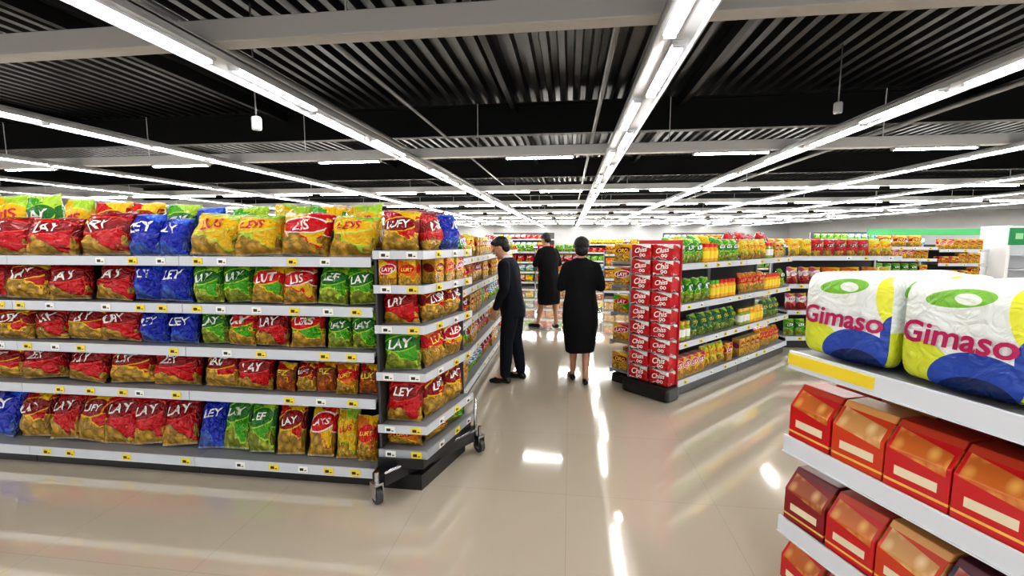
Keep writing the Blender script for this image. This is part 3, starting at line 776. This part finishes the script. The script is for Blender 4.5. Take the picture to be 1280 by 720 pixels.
def rollpack(text, flip):
    W, D, H = .35, .24, .35
    m, nt, p = newmat('roll_wrap_%d' % flip)
    tc = nt.nodes.new('ShaderNodeTexCoord'); sp = nt.nodes.new('ShaderNodeSeparateXYZ'); nt.links.new(tc.outputs['UV'], sp.inputs[0])
    u, v = sp.outputs[0], sp.outputs[1]
    def ell(cx, cy, a, b, rot=0):
        du = mth(nt, 'SUBTRACT', u, cx); dv = mth(nt, 'SUBTRACT', v, cy)
        x = mth(nt, 'ADD', mth(nt, 'MULTIPLY', du, math.cos(rot)), mth(nt, 'MULTIPLY', dv, math.sin(rot)))
        y = mth(nt, 'SUBTRACT', mth(nt, 'MULTIPLY', dv, math.cos(rot)), mth(nt, 'MULTIPLY', du, math.sin(rot)))
        e = mth(nt, 'ADD', mth(nt, 'POWER', mth(nt, 'ABSOLUTE', mth(nt, 'DIVIDE', x, a)), 2.0), mth(nt, 'POWER', mth(nt, 'ABSOLUTE', mth(nt, 'DIVIDE', y, b)), 2.0))
        return mth(nt, 'LESS_THAN', e, 1.0)
    c = mix(nt, 0.0, (.8, .84, .82), (.8, .84, .82))
    c = mix(nt, ell(.1, .55, .2, .5, .35), c, (.5, .72, .1))
    c = mix(nt, ell(.16, .6, .16, .44, .35), c, (.8, .84, .82))
    c = mix(nt, ell(.1, .1, .42, .3, .4), c, (.66, .72, .05))
    c = mix(nt, ell(.72, .06, .42, .34, -.15), c, (.02, .07, .4))
    c = mix(nt, ell(.62, .0, .3, .18, .3), c, (.0, .015, .1))
    c = mix(nt, ell(.5, .84, .26, .08, .15), c, (.2, .5, .05))
    c = mix(nt, ell(.56, .84, .1, .05, .0), c, (.8, .85, .75))
    c = mix(nt, ell(.99, .72, .14, .3, .2), c, (.8, .8, .06))
    c = mix(nt, ell(1.0, .4, .1, .2, .0), c, (.02, .07, .4))
    nt.links.new(c, p.inputs['Base Color']); p.inputs['Roughness'].default_value = .25
    nz = nt.nodes.new('ShaderNodeTexNoise'); nz.inputs['Scale'].default_value = 5; nz.inputs['Distortion'].default_value = 2
    nt.links.new(tc.outputs['UV'], nz.inputs['Vector'])
    b = nt.nodes.new('ShaderNodeBump'); b.inputs['Strength'].default_value = .5; b.inputs['Distance'].default_value = .03
    nt.links.new(nz.outputs['Fac'], b.inputs['Height']); nt.links.new(b.outputs[0], p.inputs['Normal'])
    bm = bmesh.new()
    def pt(dx, dy, dz):
        n = 6.0; s = (abs(dx)**n+abs(dy)**n+abs(dz)**n)**(-1/n)
        x, y, z = dx*s, dy*s, dz*s
        b = 1+.05*(abs(math.sin(x*math.pi))-.5)
        z2 = z*(1+.03*math.cos(x*math.pi*2))
        return Vector((x*W/2, y*D/2*b, (z2+1.03)*H/2/1.03))
    bmesh.ops.create_cube(bm, size=2); bmesh.ops.subdivide_edges(bm, edges=bm.edges[:], cuts=18, use_grid_fill=True)
    for vv in bm.verts: vv.co = pt(*vv.co)
    def surf(x, z):
        dx = x/(W/2); dz = (z*2*1.03/H-1.03)
        n = 6.0; y = (max(0, 1-abs(dx)**n-abs(dz)**n))**(1/n)
        return -y*D/2*(1+.05*(abs(math.sin(dx*math.pi))-.5))
    add_text(bm, text, W*.86, 0, H*.5, surf, 1, shear=.1, eps=.006)
    return finish(bm, 'rollpack', [m, M('crimson_ink', (.45, .008, .1), .35)], uv=(W, D, H))
rp = [rollpack('Gimaso', 0)]
for i, x in enumerate((.19, .565, .94, 1.32)):
    put(rp[0], 'paper_roll_pack', 'white, green and blue plastic-wrapped paper roll pack with crimson lettering', 'tissue pack', 'paper roll packs on the near shelf', FE, x, .15, 1.132, [2, -3, 3, 0][i])
for i, x in enumerate((.21, .59, .98)):
    put(rp[0], 'paper_roll_pack', 'white, green and blue plastic-wrapped paper roll pack with crimson lettering', 'tissue pack', 'paper roll packs on the near shelf', FE, x, .44, 1.132, 0)

def food_mat(name, low, pic, cream, top):
    m, nt, p = newmat(name)
    tc = nt.nodes.new('ShaderNodeTexCoord'); sp = nt.nodes.new('ShaderNodeSeparateXYZ')
    nt.links.new(tc.outputs['UV'], sp.inputs[0]); u, v = sp.outputs[0], sp.outputs[1]
    vo = nt.nodes.new('ShaderNodeTexVoronoi'); vo.inputs['Scale'].default_value = 4.5; nt.links.new(tc.outputs['UV'], vo.inputs['Vector'])
    food = mix(nt, mth(nt, 'MINIMUM', mth(nt, 'MULTIPLY', vo.outputs['Distance'], 1.9), 1.0), cream, pic)
    def lt(a, b): return mth(nt, 'LESS_THAN', a, b)
    au = mth(nt, 'ABSOLUTE', mth(nt, 'SUBTRACT', u, .5))
    band = lt(mth(nt, 'ABSOLUTE', mth(nt, 'SUBTRACT', mth(nt, 'ADD', v, mth(nt, 'MULTIPLY', u, .12)), .76)), .15)
    pic_f = mth(nt, 'MULTIPLY', band, lt(au, .43))
    c = mix(nt, mth(nt, 'GREATER_THAN', v, .9), low, top)
    c = mix(nt, pic_f, c, food)
    c = mix(nt, mth(nt, 'MULTIPLY', lt(mth(nt, 'ABSOLUTE', mth(nt, 'SUBTRACT', v, .3)), .07), lt(au, .33)), c, (.8, .7, .5))
    c = mix(nt, lt(mth(nt, 'ABSOLUTE', mth(nt, 'SUBTRACT', v, .12)), .02), c, (.8, .5, .1))
    nt.links.new(c, p.inputs['Base Color']); p.inputs['Roughness'].default_value = .3
    return m
fm = [('red', food_mat('food_red', (.55, .008, .012), (.55, .14, .02), (.9, .55, .15), (.5, .05, .02))), ('dark maroon', food_mat('food_maroon', (.26, .008, .015), (.35, .08, .02), (.8, .5, .2), (.15, .02, .02))),
      ('orange and red', food_mat('food_orange', (.6, .05, .01), (.6, .3, .1), (.9, .7, .4), (.7, .35, .12))), ('navy', food_mat('food_navy', (.03, .03, .07), (.4, .08, .06), (.75, .45, .35), (.12, .03, .05)))]
def food_box(mat, W=.188, D=.17, H=.225):
    bm = bmesh.new()
    pts = [(-D/2, 0), (D/2, 0), (D/2, H), (-D*.12, H), (-D/2, H*.62)]
    a = [bm.verts.new((-W/2, y, z)) for y, z in pts]; b = [bm.verts.new((W/2, y, z)) for y, z in pts]
    bm.faces.new(a); bm.faces.new(b[::-1]); n = len(pts)
    for i in range(n): bm.faces.new([a[i], b[i], b[(i+1) % n], a[(i+1) % n]])
    bmesh.ops.recalc_face_normals(bm, faces=bm.faces[:])
    bmesh.ops.bevel(bm, geom=bm.edges[:], offset=.0035, segments=2, affect='EDGES', profile=.5)
    return finish(bm, 'food_box', [mat], smooth=False, uv=(W, D, H))
fb = [food_box(q[1]) for q in fm]
for z, pat in ((.76, (0, 2, 0, 0, 2, 0, 1, 0)), (.39, (1, 0, 2, 3, 0, 1, 2, 0)), (.08, (0, 1, 0, 0, 2, 0, 0, 1))):
    for row, y in ((0, .10), (1, .285), (2, .47)):
        for i in range(9):
            x = .105+i*.196
            k = pat[(i+row*3) % 8]
            put(fb[k], 'food_box', '%s printed food box with sloping front' % fm[k][0], 'carton', 'food boxes on the near shelf', FE, x, y, z+.002, random.uniform(-2, 2), s=random.uniform(.97, 1.01))

# ------------------------------------------------------------------ world, camera
w = bpy.data.worlds.new('World'); scene.world = w; w.use_nodes = True
w.node_tree.nodes['Background'].inputs[0].default_value = (1, .98, .955, 1)
w.node_tree.nodes['Background'].inputs[1].default_value = 1.25
cam = bpy.data.cameras.new('cam'); co = bpy.data.objects.new('camera', cam); col.objects.link(co)
cam.sensor_width = 36; cam.lens = 15.75; cam.clip_start = .02; cam.clip_end = 200
co.rotation_euler = (R(90-6.1), 0, R(7.3)); co.location = (0, 0, 1.6)
scene.camera = co
